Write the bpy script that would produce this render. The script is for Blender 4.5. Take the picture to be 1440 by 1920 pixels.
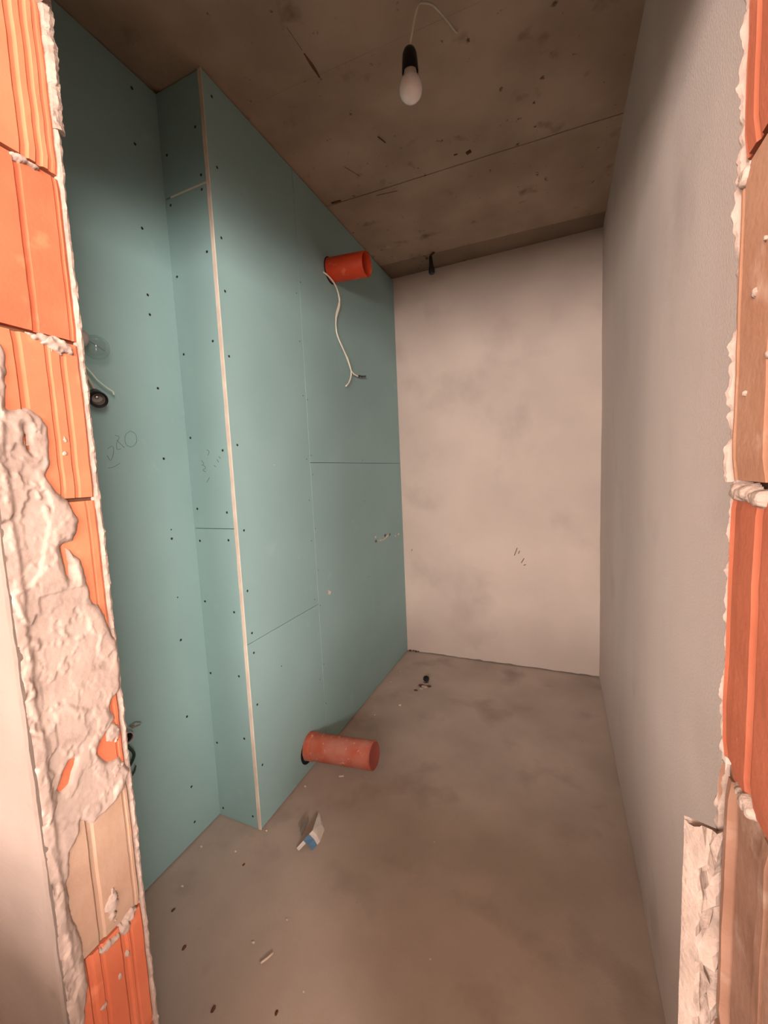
import bpy, bmesh, math, random
from mathutils import Vector, Matrix, noise

for o in list(bpy.data.objects):
    bpy.data.objects.remove(o, do_unlink=True)
scene = bpy.context.scene
COL = scene.collection

# ------------------------------------------------------------------ room constants (metres, floor z = 0)
XB, XI, XR = -1.0526, -1.2612, 0.2338        # boxed shaft face, recessed left wall, right wall
YC, YB = 1.1138, 2.7725                      # shaft corner, back wall
ZC = 2.6731                                  # ceiling
YF, YN = 0.4348, 0.2975                      # doorway wall: room side, hallway side
XL, XJ = -0.7109, 0.1324                     # left and right reveal of the doorway
ZL = 2.072                                   # underside of lintel
HX0, HX1, HY0 = -2.3, 1.8, -2.5              # hallway behind the camera

# ------------------------------------------------------------------ camera
cam_d = bpy.data.cameras.new('camera')
cam = bpy.data.objects.new('camera', cam_d)
COL.objects.link(cam)
cam_d.sensor_fit = 'VERTICAL'
cam_d.sensor_height = 36.0
cam_d.lens = 762.43 / 1920.0 * 36.0
cam_d.clip_start = 0.02
r_ = Vector((0.91875205, 0.39240123, -0.04377144))
u_ = Vector((0.00191351, 0.10643362, 0.99431797))
f_ = Vector((-0.39483035, 0.91361543, -0.09703524))
cm = Matrix((r_, u_, -f_)).transposed().to_4x4()
cm.translation = Vector((0, 0, 1.3511))
cam.matrix_world = cm
scene.camera = cam

# ------------------------------------------------------------------ world, light, exposure
world = bpy.data.worlds.new('world')
scene.world = world
world.use_nodes = True
world.node_tree.nodes['Background'].inputs[0].default_value = (1.0, 0.93, 0.86, 1)
world.node_tree.nodes['Background'].inputs[1].default_value = 1.0

# area lamps at made-up, unseen openings in the hallway: (wall, a0, a1, z0, z1), lamp power
ADDED_WINDOWS = [('back', -1.90, 1.50, 1.25, 2.10, 530.0), ('left', -2.30, -1.20, 1.25, 2.10, 75.0), ('right', -2.30, -0.90, 1.25, 2.10, 275.0)]
for (wall, a0, a1, z0, z1, power) in ADDED_WINDOWS:
    ld = bpy.data.lights.new('window_daylight', 'AREA')
    ld.shape = 'RECTANGLE'
    ld.size = a1 - a0
    ld.size_y = z1 - z0
    ld.energy = power
    ld.color = (1.0, 0.85, 0.78)
    lo = bpy.data.objects.new('window_daylight', ld)
    COL.objects.link(lo)
    zc_ = (z0 + z1) / 2
    if wall == 'back':
        lo.location = ((a0 + a1) / 2, HY0 - 0.12, zc_)
        lo.rotation_euler = (math.radians(90), 0, 0)
    elif wall == 'left':
        lo.location = (HX0 - 0.12, (a0 + a1) / 2, zc_)
        lo.rotation_euler = (math.radians(90), 0, math.radians(-90))
    else:
        lo.location = (HX1 + 0.12, (a0 + a1) / 2, zc_)
        lo.rotation_euler = (math.radians(90), 0, math.radians(90))

scene.view_settings.view_transform = 'Standard'
scene.view_settings.look = 'None'
scene.view_settings.gamma = 1.0
scene.view_settings.exposure = 0.0
scene.view_settings.use_curve_mapping = False

# ------------------------------------------------------------------ materials
MATS = {}


def nd(nt, typ, **kw):
    n = nt.nodes.new(typ)
    for k, v in kw.items():
        setattr(n, k, v)
    return n


def srgb(r, g, b):
    def f(c):
        c /= 255.0
        return c / 12.92 if c <= 0.04045 else ((c + 0.055) / 1.055) ** 2.4
    return (f(r), f(g), f(b), 1)


def surf(name, c1, c2, scale=6, rough=0.9, bump=0.2, bscale=120, bdist=0.002, detail=6,
         spots=None, spot_scale=8, spot_lo=0.62, spot_hi=0.75, stretch=(1, 1, 1), mix_lo=0.35, mix_hi=0.65,
         fine=0.0, metallic=0.0, spec=0.3, extra=None):
    """Two-tone noise surface with fine relief and optional stains."""
    if name in MATS:
        return MATS[name]
    m = bpy.data.materials.new(name)
    m.use_nodes = True
    nt = m.node_tree
    b = nt.nodes['Principled BSDF']
    b.inputs['Roughness'].default_value = rough
    b.inputs['Metallic'].default_value = metallic
    b.inputs['Specular IOR Level'].default_value = spec
    tc = nd(nt, 'ShaderNodeTexCoord')
    mp = nd(nt, 'ShaderNodeMapping')
    mp.inputs['Scale'].default_value = stretch
    nt.links.new(tc.outputs['Object'], mp.inputs['Vector'])
    n1 = nd(nt, 'ShaderNodeTexNoise')
    n1.inputs['Scale'].default_value = scale
    n1.inputs['Detail'].default_value = detail
    nt.links.new(mp.outputs[0], n1.inputs['Vector'])
    mr = nd(nt, 'ShaderNodeMapRange')
    mr.inputs['From Min'].default_value = mix_lo
    mr.inputs['From Max'].default_value = mix_hi
    nt.links.new(n1.outputs['Fac'], mr.inputs['Value'])
    mx = nd(nt, 'ShaderNodeMix', data_type='RGBA')
    mx.inputs['A'].default_value = c1
    mx.inputs['B'].default_value = c2
    nt.links.new(mr.outputs[0], mx.inputs['Factor'])
    out = mx.outputs['Result']
    layers = []
    if spots:
        layers.append((spots, spot_scale, spot_lo, spot_hi))
    if extra:
        layers += extra
    for i, (col, sc, lo_, hi_) in enumerate(layers):
        mp2 = nd(nt, 'ShaderNodeMapping')
        mp2.inputs['Location'].default_value = (3.1 * (i + 1), 7.7 * (i + 1), 1.3 * (i + 1))
        nt.links.new(tc.outputs['Object'], mp2.inputs['Vector'])
        n2 = nd(nt, 'ShaderNodeTexNoise')
        n2.inputs['Scale'].default_value = sc
        n2.inputs['Detail'].default_value = 5
        nt.links.new(mp2.outputs[0], n2.inputs['Vector'])
        m2 = nd(nt, 'ShaderNodeMapRange')
        m2.inputs['From Min'].default_value = lo_
        m2.inputs['From Max'].default_value = hi_
        nt.links.new(n2.outputs['Fac'], m2.inputs['Value'])
        x2 = nd(nt, 'ShaderNodeMix', data_type='RGBA')
        nt.links.new(out, x2.inputs['A'])
        x2.inputs['B'].default_value = col
        nt.links.new(m2.outputs[0], x2.inputs['Factor'])
        out = x2.outputs['Result']
    nt.links.new(out, b.inputs['Base Color'])
    if bump > 0:
        nb = nd(nt, 'ShaderNodeTexNoise')
        nb.inputs['Scale'].default_value = bscale
        nb.inputs['Detail'].default_value = 4
        nt.links.new(tc.outputs['Object'], nb.inputs['Vector'])
        bp = nd(nt, 'ShaderNodeBump')
        bp.inputs['Strength'].default_value = bump
        bp.inputs['Distance'].default_value = bdist
        nt.links.new(nb.outputs['Fac'], bp.inputs['Height'])
        nt.links.new(bp.outputs[0], b.inputs['Normal'])
    MATS[name] = m
    return m


def plain(name, col, rough=0.6, metallic=0.0, spec=0.4):
    return surf(name, col, tuple(c * 0.9 for c in col[:3]) + (1,), scale=30, rough=rough, bump=0.05, bscale=300,
                bdist=0.0005, metallic=metallic, spec=spec)


M_GREEN = surf('green_gypsum_board', srgb(136, 168, 167), srgb(141, 173, 172), scale=3.0, rough=0.75, bump=0.08,
               bscale=260, bdist=0.0006, spots=srgb(152, 182, 186), spot_scale=9, spot_lo=0.66, spot_hi=0.85, spec=0.35)
M_GYPSUM = surf('gypsum_edge', srgb(222, 208, 190), srgb(205, 188, 172), scale=14, rough=0.95, bump=0.3, bscale=300)
M_PLASTER = surf('grey_plaster', srgb(195, 180, 169), srgb(183, 168, 158), scale=2.2, rough=0.93, bump=0.25, bscale=170,
                 bdist=0.0015, spots=srgb(166, 151, 142), spot_scale=3.2, spot_lo=0.55, spot_hi=0.85)
M_PLASTER_R = surf('rough_plaster', srgb(199, 184, 175), srgb(188, 174, 166), scale=2.0, rough=0.95, bump=0.55,
                   bscale=210, bdist=0.0025, stretch=(1, 1, 0.35), spots=srgb(172, 158, 150), spot_scale=3.0,
                   spot_lo=0.6, spot_hi=0.85)
M_CEIL = surf('ceiling_concrete', srgb(170, 150, 132), srgb(148, 128, 110), scale=3.5, rough=0.9, bump=0.35, bscale=60,
              bdist=0.003, spots=srgb(112, 92, 76), spot_scale=9, spot_lo=0.62, spot_hi=0.78,
              extra=[(srgb(92, 74, 60), 30, 0.68, 0.75), (srgb(182, 164, 144), 7, 0.72, 0.8)])
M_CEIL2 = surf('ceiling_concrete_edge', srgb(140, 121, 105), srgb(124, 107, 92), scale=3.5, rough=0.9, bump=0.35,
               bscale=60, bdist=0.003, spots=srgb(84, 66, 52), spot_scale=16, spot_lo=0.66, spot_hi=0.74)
M_FLOOR = surf('floor_screed', srgb(184, 168, 156), srgb(168, 153, 142), scale=3.0, rough=0.85, bump=0.35, bscale=130,
               bdist=0.0016, spots=srgb(153, 136, 126), spot_scale=4.5, spot_lo=0.56, spot_hi=0.78,
               extra=[(srgb(182, 162, 149), 6.5, 0.66, 0.82), (srgb(78, 64, 56), 60, 0.74, 0.78)])
M_BRICK = surf('orange_brick', srgb(192, 108, 76), srgb(180, 95, 65), scale=7, rough=0.85, bump=0.3, bscale=140,
               bdist=0.0012, spots=srgb(208, 126, 90), spot_scale=18, spot_lo=0.62, spot_hi=0.8)
M_BRICK_P = surf('pale_orange_brick', srgb(198, 122, 88), srgb(188, 110, 78), scale=7, rough=0.85, bump=0.3,
                 bscale=140, bdist=0.0012, spots=srgb(214, 142, 104), spot_scale=18, spot_lo=0.62, spot_hi=0.8)
M_BRICK_D = surf('dusty_brick', srgb(170, 142, 122), srgb(160, 128, 106), scale=9, rough=0.93, bump=0.5, bscale=120,
                 bdist=0.0016, spots=srgb(204, 140, 104), spot_scale=16, spot_lo=0.6, spot_hi=0.78)
M_BRICK_R = surf('red_orange_brick', srgb(164, 94, 68), srgb(148, 80, 56), scale=9, rough=0.85, bump=0.45, bscale=150,
                 bdist=0.0014, spots=srgb(160, 78, 50), spot_scale=26, spot_lo=0.62, spot_hi=0.76,
                 extra=[(srgb(200, 126, 94), 30, 0.68, 0.8)])
M_BRICK_B = surf('brown_dusty_brick', srgb(136, 102, 84), srgb(118, 84, 66), scale=16, rough=0.95, bump=0.6,
                 bscale=110, bdist=0.002, spots=srgb(150, 124, 107), spot_scale=22, spot_lo=0.56, spot_hi=0.72)
M_BRICK_T = surf('tan_dusty_brick', srgb(160, 122, 98), srgb(150, 108, 84), scale=9, rough=0.93, bump=0.5, bscale=120,
                 bdist=0.0016, spots=srgb(178, 146, 126), spot_scale=20, spot_lo=0.58, spot_hi=0.74)
M_MORTAR = surf('mortar', srgb(162, 143, 131), srgb(144, 126, 114), scale=24, rough=0.97, bump=0.7, bscale=160,
                bdist=0.003)
M_COREDARK = surf('brick_core', srgb(110, 70, 50), srgb(84, 54, 40), scale=24, rough=0.97, bump=0.5, bscale=120)
M_SMEAR = surf('smeared_plaster', srgb(170, 150, 138), srgb(157, 137, 126), scale=16, rough=0.93, bump=0.5, bscale=110,
               bdist=0.002, spots=srgb(138, 119, 108), spot_scale=30, spot_lo=0.58, spot_hi=0.74)
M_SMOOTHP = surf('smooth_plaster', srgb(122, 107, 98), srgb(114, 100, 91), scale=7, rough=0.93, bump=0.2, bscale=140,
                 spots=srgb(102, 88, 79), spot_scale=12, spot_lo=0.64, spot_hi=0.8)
M_PIPE = surf('orange_pvc', srgb(196, 70, 36), srgb(186, 60, 30), scale=12, rough=0.5, bump=0.15, bscale=220,
              bdist=0.0006, spots=srgb(206, 110, 80), spot_scale=26, spot_lo=0.6, spot_hi=0.8)
M_PIPE_D = surf('dusty_orange_pvc', srgb(176, 88, 66), srgb(182, 118, 102), scale=14, rough=0.7, bump=0.3, bscale=220,
                bdist=0.001, spots=srgb(224, 176, 156), spot_scale=46, spot_lo=0.64, spot_hi=0.76)
M_CAP = surf('red_pipe_cap', srgb(160, 78, 66), srgb(154, 86, 78), scale=24, rough=0.7, bump=0.3, bscale=220)
M_BLACK = plain('black_plastic', (0.006, 0.006, 0.007, 1), rough=0.35)
M_DARK = plain('dark_void', (0.004, 0.004, 0.004, 1), rough=1.0)
M_SCREW = plain('black_screw', (0.012, 0.012, 0.012, 1), rough=0.5)
M_WHITE = plain('white_plastic', srgb(226, 218, 210), rough=0.45)
M_CABLE = plain('white_cable', srgb(232, 224, 206), rough=0.6)
M_CABLEG = plain('grey_cable', srgb(196, 190, 172), rough=0.6)
M_WIRE = plain('pale_wire', srgb(206, 224, 204), rough=0.5)
M_GREENWIRE = plain('dark_green_wire', srgb(30, 58, 46), rough=0.5)
M_GREYP = plain('grey_plastic', srgb(176, 168, 166), rough=0.5)
M_BLUE = plain('blue_print', srgb(96, 138, 172), rough=0.5)
M_CARD = plain('grey_card', srgb(150, 144, 136), rough=0.8)
M_METAL = surf('bright_metal', srgb(210, 206, 200), srgb(180, 178, 174), scale=30, rough=0.42, bump=0.0, metallic=1.0)
M_PENCIL = plain('pencil_graphite', srgb(84, 100, 98), rough=0.8)
M_PENCILB = plain('pencil_graphite_dark', srgb(112, 96, 86), rough=0.8)
M_RUST = plain('dark_rubber', (0.012, 0.012, 0.013, 1), rough=0.6)
M_HALL = surf('hallway_plaster', srgb(172, 162, 153), srgb(164, 154, 146), scale=3, rough=0.93, bump=0.2)
M_BULB = plain('opal_glass', srgb(232, 226, 222), rough=0.12, spec=0.6)

mg = bpy.data.materials.new('clear_glass')
mg.use_nodes = True
gt = mg.node_tree
gt.nodes.remove(gt.nodes['Principled BSDF'])
g_tr = nd(gt, 'ShaderNodeBsdfTransparent')
g_tr.inputs['Color'].default_value = (0.93, 0.95, 0.94, 1)
g_gl = nd(gt, 'ShaderNodeBsdfGlossy')
g_gl.inputs['Roughness'].default_value = 0.04
g_lw = nd(gt, 'ShaderNodeLayerWeight')
g_lw.inputs['Blend'].default_value = 0.25
g_fr = nd(gt, 'ShaderNodeMapRange')
g_fr.inputs['To Min'].default_value = 0.04
g_fr.inputs['To Max'].default_value = 0.4
gt.links.new(g_lw.outputs['Facing'], g_fr.inputs['Value'])
g_no = nd(gt, 'ShaderNodeTexNoise')
g_no.inputs['Scale'].default_value = 60
g_bu = nd(gt, 'ShaderNodeBump')
g_bu.inputs['Strength'].default_value = 0.03
g_mx = nd(gt, 'ShaderNodeMixShader')
gt.links.new(g_no.outputs['Fac'], g_bu.inputs['Height'])
gt.links.new(g_bu.outputs[0], g_gl.inputs['Normal'])
gt.links.new(g_fr.outputs[0], g_mx.inputs[0])
gt.links.new(g_tr.outputs[0], g_mx.inputs[1])
gt.links.new(g_gl.outputs[0], g_mx.inputs[2])
gt.links.new(g_mx.outputs[0], gt.nodes['Material Output'].inputs['Surface'])
M_GLASS = mg


# ------------------------------------------------------------------ mesh helpers
def link(name, verts, faces, mat, parent=None, smooth=False):
    me = bpy.data.meshes.new(name)
    me.from_pydata([tuple(v) for v in verts], [], faces)
    me.validate()
    me.update()
    bm = bmesh.new()
    bm.from_mesh(me)
    bmesh.ops.recalc_face_normals(bm, faces=bm.faces[:])
    bm.to_mesh(me)
    bm.free()
    if smooth:
        for pl in me.polygons:
            pl.use_smooth = True
    me.materials.append(mat)
    o = bpy.data.objects.new(name, me)
    COL.objects.link(o)
    if parent is not None:
        o.parent = parent
    return o


def boxdata(x0, x1, y0, y1, z0, z1):
    v = [(x0, y0, z0), (x1, y0, z0), (x1, y1, z0), (x0, y1, z0), (x0, y0, z1), (x1, y0, z1), (x1, y1, z1), (x0, y1, z1)]
    f = [(0, 3, 2, 1), (4, 5, 6, 7), (0, 1, 5, 4), (1, 2, 6, 5), (2, 3, 7, 6), (3, 0, 4, 7)]
    return v, f


def box(name, b, mat, parent=None, bevel=0.0):
    v, f = boxdata(*b)
    if bevel <= 0:
        return link(name, v, f, mat, parent)
    bm = bmesh.new()
    vs = [bm.verts.new(p) for p in v]
    for q in f:
        bm.faces.new([vs[i] for i in q])
    bmesh.ops.bevel(bm, geom=bm.edges[:], offset=bevel, segments=1, affect='EDGES')
    me = bpy.data.meshes.new(name)
    bm.to_mesh(me)
    bm.free()
    me.materials.append(mat)
    o = bpy.data.objects.new(name, me)
    COL.objects.link(o)
    if parent is not None:
        o.parent = parent
    return o


def struct(o):
    o['kind'] = 'structure'
    return o


def tag(o, label, cat, group=None):
    o['label'] = label
    o['category'] = cat
    if group:
        o['group'] = group
    return o


def thing(name, loc, label, cat, group=None):
    o = bpy.data.objects.new(name, None)
    o.empty_display_size = 0.05
    COL.objects.link(o)
    o.location = loc
    bpy.context.view_layer.update()
    return tag(o, label, cat, group)


def child(o, root):
    """Parent o (built in world coordinates) to an Empty that stands at its own place."""
    o.parent = root
    o.matrix_parent_inverse = Matrix.Translation(-Vector(root.location))
    return o


def catmull(pts, n=8):
    pts = [Vector(p) for p in pts]
    if len(pts) < 3:
        return pts
    P = [pts[0] * 2 - pts[1]] + pts + [pts[-1] * 2 - pts[-2]]
    out = []
    for i in range(1, len(P) - 2):
        for k in range(n):
            t = k / n
            a, b, c, d = P[i - 1], P[i], P[i + 1], P[i + 2]
            out.append(0.5 * ((2 * b) + (c - a) * t + (2 * a - 5 * b + 4 * c - d) * t * t + (3 * b - a - 3 * c + d) * t ** 3))
    out.append(pts[-1])
    return out


def tube_data(pts, rad, seg=8, n=8, flat=1.0):
    pp = catmull(pts, n)
    v, f = [], []
    up = Vector((0.31, 0.22, 0.92))
    for i, p in enumerate(pp):
        t = (pp[min(i + 1, len(pp) - 1)] - pp[max(i - 1, 0)]).normalized()
        a = t.cross(up).normalized()
        b = a.cross(t)
        rr = rad(i / (len(pp) - 1)) if callable(rad) else rad
        for k in range(seg):
            w = 2 * math.pi * k / seg
            v.append(p + a * math.cos(w) * rr + b * math.sin(w) * rr * flat)
    for i in range(len(pp) - 1):
        for k in range(seg):
            k2 = (k + 1) % seg
            f.append((i * seg + k, i * seg + k2, (i + 1) * seg + k2, (i + 1) * seg + k))
    f.append(tuple(range(seg)))
    f.append(tuple(range((len(pp) - 1) * seg, len(pp) * seg)))
    return v, f


def tube(name, pts, rad, mat, parent=None, seg=8, n=8, flat=1.0):
    v, f = tube_data(pts, rad, seg, n, flat)
    return link(name, v, f, mat, parent, smooth=True)


def lathe(name, prof, base, axis, mat, parent=None, seg=32, smooth=True, closed=False):
    """prof: (radius, distance along axis) pairs."""
    ax = Vector(axis).normalized()
    a = ax.cross(Vector((0, 0, 1)) if abs(ax.z) < 0.9 else Vector((1, 0, 0))).normalized()
    b = ax.cross(a)
    base = Vector(base)
    v, f = [], []
    for (rr, h) in prof:
        for k in range(seg):
            w = 2 * math.pi * k / seg
            v.append(base + ax * h + (a * math.cos(w) + b * math.sin(w)) * max(rr, 1e-5))
    n = len(prof)
    for i in range(n - 1 if not closed else n):
        j = (i + 1) % n
        for k in range(seg):
            k2 = (k + 1) % seg
            f.append((i * seg + k, i * seg + k2, j * seg + k2, j * seg + k))
    o = link(name, v, f, mat, parent, smooth=False)
    if smooth:
        for pl in o.data.polygons:
            pl.use_smooth = True
        try:
            o.data.set_sharp_from_angle(angle=math.radians(40))
        except Exception:
            pass
    return o


def fbm(x, y, z, o=4):
    return noise.fractal(Vector((x, y, z)), 0.9, 2.1, o, noise_basis='PERLIN_ORIGINAL')


# ------------------------------------------------------------------ setting: floor
def noisy_floor():
    v, f = [], []
    x0, x1, y0, y1 = -1.35, 0.30, YN, YB + 0.1
    nx, ny = 66, 102
    for j in range(ny + 1):
        for i in range(nx + 1):
            x = x0 + (x1 - x0) * i / nx
            y = y0 + (y1 - y0) * j / ny
            z = 0.0022 * fbm(x * 3, y * 3, 0.3)
            d = math.hypot(x + 0.79, y - 2.36)
            z -= 0.006 * math.exp(-(d / 0.05) ** 2)
            v.append((x, y, z))
    for j in range(ny):
        for i in range(nx):
            a = j * (nx + 1) + i
            f.append((a, a + 1, a + nx + 2, a + nx + 1))
    return link('floor', v, f, M_FLOOR, smooth=True)


struct(noisy_floor())
struct(box('floor_slab', (HX0 - 0.2, HX1 + 0.2, HY0 - 0.2, YB + 0.3, -0.2, -0.012), M_FLOOR))
struct(box('floor_hallway', (HX0, HX1, HY0, YN, -0.012, 0.0), M_FLOOR))

# ------------------------------------------------------------------ setting: ceiling with formwork strips
ceil = struct(box('ceiling', (HX0 - 0.2, HX1 + 0.2, HY0 - 0.2, YB + 0.3, ZC + 0.03, ZC + 0.2), M_CEIL))
strips = [(YF - 0.02, 0.70, 0.001, M_CEIL), (0.703, 1.315, 0.0, M_CEIL), (1.318, 1.915, 0.0025, M_CEIL),
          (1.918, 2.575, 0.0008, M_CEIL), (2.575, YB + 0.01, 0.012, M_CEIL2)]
for (a, b, dz, m) in strips:
    v, f = [], []
    n = 40
    for i in range(n + 1):
        x = -1.35 + 1.68 * i / n
        for k, y in enumerate((a, b)):
            yy = y + (0.035 * (x + 0.4) if 1.2 < y < 2.6 else 0) + (0.0015 * fbm(x * 9, y * 5, 1.0))
            v.append((x, yy, ZC + dz))
            v.append((x, yy, ZC + 0.035))
    for i in range(n):
        o = i * 4
        f += [(o, o + 2, o + 6, o + 4), (o, o + 4, o + 5, o + 1), (o + 2, o + 3, o + 7, o + 6)]
    link('formwork_strip', v, f, m, ceil)
# nail ridges and a gouge left by the formwork
for pts, rr in [([(-0.734, 1.224, ZC), (-0.733, 1.27, ZC), (-0.732, 1.313, ZC)], 0.0055), ([(-0.737, 1.14, ZC), (-0.734, 1.215, ZC)], 0.0022),
                ([(-0.355, 1.866, ZC), (-0.335, 1.858, ZC)], 0.014), ([(-0.405, 1.850, ZC), (-0.390, 1.850, ZC)], 0.007), ([(-0.64, 1.66, ZC), (-0.655, 1.62, ZC)], 0.006),
                ([(-0.80, 1.93, ZC), (-0.70, 1.945, ZC)], 0.003), ([(-0.85, 1.70, ZC), (-0.815, 1.78, ZC)], 0.003),
                ([(-0.97, 1.885, ZC), (-1.02, 1.88, ZC)], 0.010)]:
    tube('formwork_gouge', pts, lambda t, r=rr: r * (0.35 + math.sin(math.pi * min(max(t, 0.05), 0.95))), M_COREDARK, ceil,
         seg=6, n=5, flat=0.25)

# ------------------------------------------------------------------ setting: back and right walls
def rough_wall(name, axis, c, a0, a1, z0, z1, mat, amp, step, back, bottom_jag=0.0, sign=1):
    """Plastered wall: uneven front sheet with a solid body behind it."""
    v, f = [], []
    na = int((a1 - a0) / step) + 1
    nz = int((z1 - z0) / step) + 1
    for j in range(nz + 1):
        z = z0 + (z1 - z0) * j / nz
        for i in range(na + 1):
            a = a0 + (a1 - a0) * i / na
            h = amp * fbm(a * 2.2 + 5, z * 2.2, c * 3) + amp * 0.3 * fbm(a * 9, z * 9, c)
            zz = z
            if j == 0 and bottom_jag:
                zz = z + bottom_jag * (0.6 + fbm(a * 40, 0.2, 3))
            v.append((c + sign * h, a, zz) if axis == 'x' else (a, c + sign * h, zz))
    for j in range(nz):
        for i in range(na):
            q = j * (na + 1) + i
            f.append((q, q + 1, q + na + 2, q + na + 1))
    n0 = len(v)
    b = (c + back[0], c + back[1], a0, a1, z0 - 0.03, z1 + 0.03) if axis == 'x' else (a0, a1, c + back[0], c + back[1], z0 - 0.03, z1 + 0.03)
    bv, bf = boxdata(*b)
    v += bv
    f += [tuple(n0 + i for i in q) for q in bf]
    return struct(link(name, v, f, mat, smooth=False))


wb = rough_wall('wall_back', 'y', YB, -1.40, XR + 0.02, 0.004, ZC + 0.01, M_PLASTER, 0.0025, 0.03, (0.03, 0.2), 0.007, -1)
wr = rough_wall('wall_right', 'x', XR, YF - 0.01, YB + 0.01, 0.002, ZC + 0.01, M_PLASTER_R, 0.003, 0.03, (0.010, 0.2), 0.003, -1)
for o in (wb, wr):
    for p_ in o.data.polygons:
        p_.use_smooth = len(o.data.polygons) - p_.index > 6

# pencil ticks on the back wall
for s in [[(-0.2521, 0.8163), (-0.2708, 0.7655)], [(-0.2378, 0.7976), (-0.2453, 0.7781)], [(-0.2096, 0.7488), (-0.2279, 0.7172)],
          [(-0.1993, 0.707), (-0.2136, 0.7024)], [(-0.9837, 0.7833), (-0.9914, 0.7703)]]:
    tube('pencil_mark', [(x, YB - 0.002, z) for x, z in s], 0.0028, M_PENCILB, wb, seg=5, n=2)
# crumbs of mortar in the corner at the foot of the back wall
random.seed(4)


def lump(name, c, size, mat, parent=None, seed=0, squash=(1, 1, 1), sub=2):
    bm = bmesh.new()
    bmesh.ops.create_icosphere(bm, subdivisions=sub, radius=1.0)
    for vv in bm.verts:
        k = 1 + 0.45 * fbm(vv.co.x * 1.6 + seed * 7.3, vv.co.y * 1.6, vv.co.z * 1.6 + seed, 3)
        vv.co = Vector((vv.co.x * k * squash[0] * size, vv.co.y * k * squash[1] * size, vv.co.z * k * squash[2] * size))
    me = bpy.data.meshes.new(name)
    bm.to_mesh(me)
    bm.free()
    me.materials.append(mat)
    o = bpy.data.objects.new(name, me)
    COL.objects.link(o)
    if parent is not None:
        o.parent = parent
    o.location = c
    return o


for i, (x, s) in enumerate([(-1.03, 0.012), (-1.005, 0.009), (-0.985, 0.010), (-0.965, 0.006)]):
    lump('mortar_crumb', (x, YB - 0.004, 0.006 + 0.003 * (i % 2)), s, M_COREDARK, wb, i, (1, 0.6, 0.7), 1)

# ------------------------------------------------------------------ setting: green gypsum walls
GAP = 0.007
TH = 0.0125
wl = struct(box('wall_left', (XI - 0.25, XI - TH - 0.001, YF - 0.01, YB + 0.2, -0.02, ZC + 0.01), M_DARK))
box('gypsum_panel', (XI - TH, XI, YF - 0.005, YC + 0.02, GAP, ZC - 0.004), M_GREEN, wl)
ws = struct(box('wall_shaft', (XI - 0.02, XB - TH - 0.004, YC + TH + 0.002, YB + 0.05, -0.02, ZC + 0.01), M_DARK))
EDGE = 0.017
# side of the shaft: three boards
for (z0, z1) in [(GAP * 0.4, 1.1715), (1.1735, 2.3285), (2.3345, ZC - 0.004)]:
    box('gypsum_panel', (XI, XB - EDGE, YC, YC + TH, z0, z1), M_GREEN, ws, 0.0007)
# cream strip of bare gypsum in the upper board joint, and the cut edge of the front boards
box('joint_strip', (XI + 0.025, XB - EDGE, YC + 0.001, YC + TH, 2.3283, 2.3347), M_GYPSUM, ws)
v, f = [], []
n = 60
for i in range(n + 1):
    z = 0.004 + (ZC - 0.006) * i / n
    w = EDGE - 0.002 + 0.0014 * fbm(0.3, 0.7, z * 7)
    if i == 0:
        w *= 0.8
    for (x, y) in [(XB - w, YC - 0.0012), (XB - 0.0008, YC - 0.0012), (XB + 0.0003, YC + 0.0006), (XB - w, YC + TH)]:
        v.append((x, y, z))
for i in range(n):
    for k in range(4):
        a, b = i * 4 + k, i * 4 + (k + 1) % 4
        f.append((a, b, b + 4, a + 4))
f += [(0, 1, 2, 3), tuple(n * 4 + k for k in range(4))]
link('board_edge', v, f, M_GYPSUM, ws)
# front of the shaft: four boards
YJ = 1.603
for (y0, y1, z0, z1) in [(YC + 0.001, YJ - 0.0009, GAP, 0.7400), (YC + 0.001, YJ - 0.0009, 0.7418, ZC - 0.005),
                         (YJ + 0.0009, YB - 0.001, GAP, 1.4095), (YJ + 0.0009, YB - 0.001, 1.4113, ZC - 0.005)]:
    box('gypsum_panel', (XB - TH, XB, y0, y1, z0, z1), M_GREEN, ws, 0.0008)

# drywall screws
scr_me = None


def screw(parent, loc, nrm, faint=False):
    global scr_me
    if scr_me is None:
        bm = bmesh.new()
        rings = [(0.0046, -0.0004), (0.0046, 0.0004), (0.0036, 0.0008), (0.0018, 0.0003)]
        vs = [[bm.verts.new((r * math.cos(k * math.pi / 4), r * math.sin(k * math.pi / 4), h)) for k in range(8)] for r, h in rings]
        for i in range(3):
            for k in range(8):
                bm.faces.new((vs[i][k], vs[i][(k + 1) % 8], vs[i + 1][(k + 1) % 8], vs[i + 1][k]))
        bm.faces.new(vs[3])
        scr_me = bpy.data.meshes.new('screw')
        bm.to_mesh(scr_me)
        bm.free()
        scr_me.materials.append(M_SCREW)
    o = bpy.data.objects.new('screw', scr_me)
    COL.objects.link(o)
    o.parent = parent
    o.location = loc
    o.rotation_euler = Vector(nrm).to_track_quat('Z', 'Y').to_euler()
    if faint:
        o.scale = (0.6, 0.6, 0.8)


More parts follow.
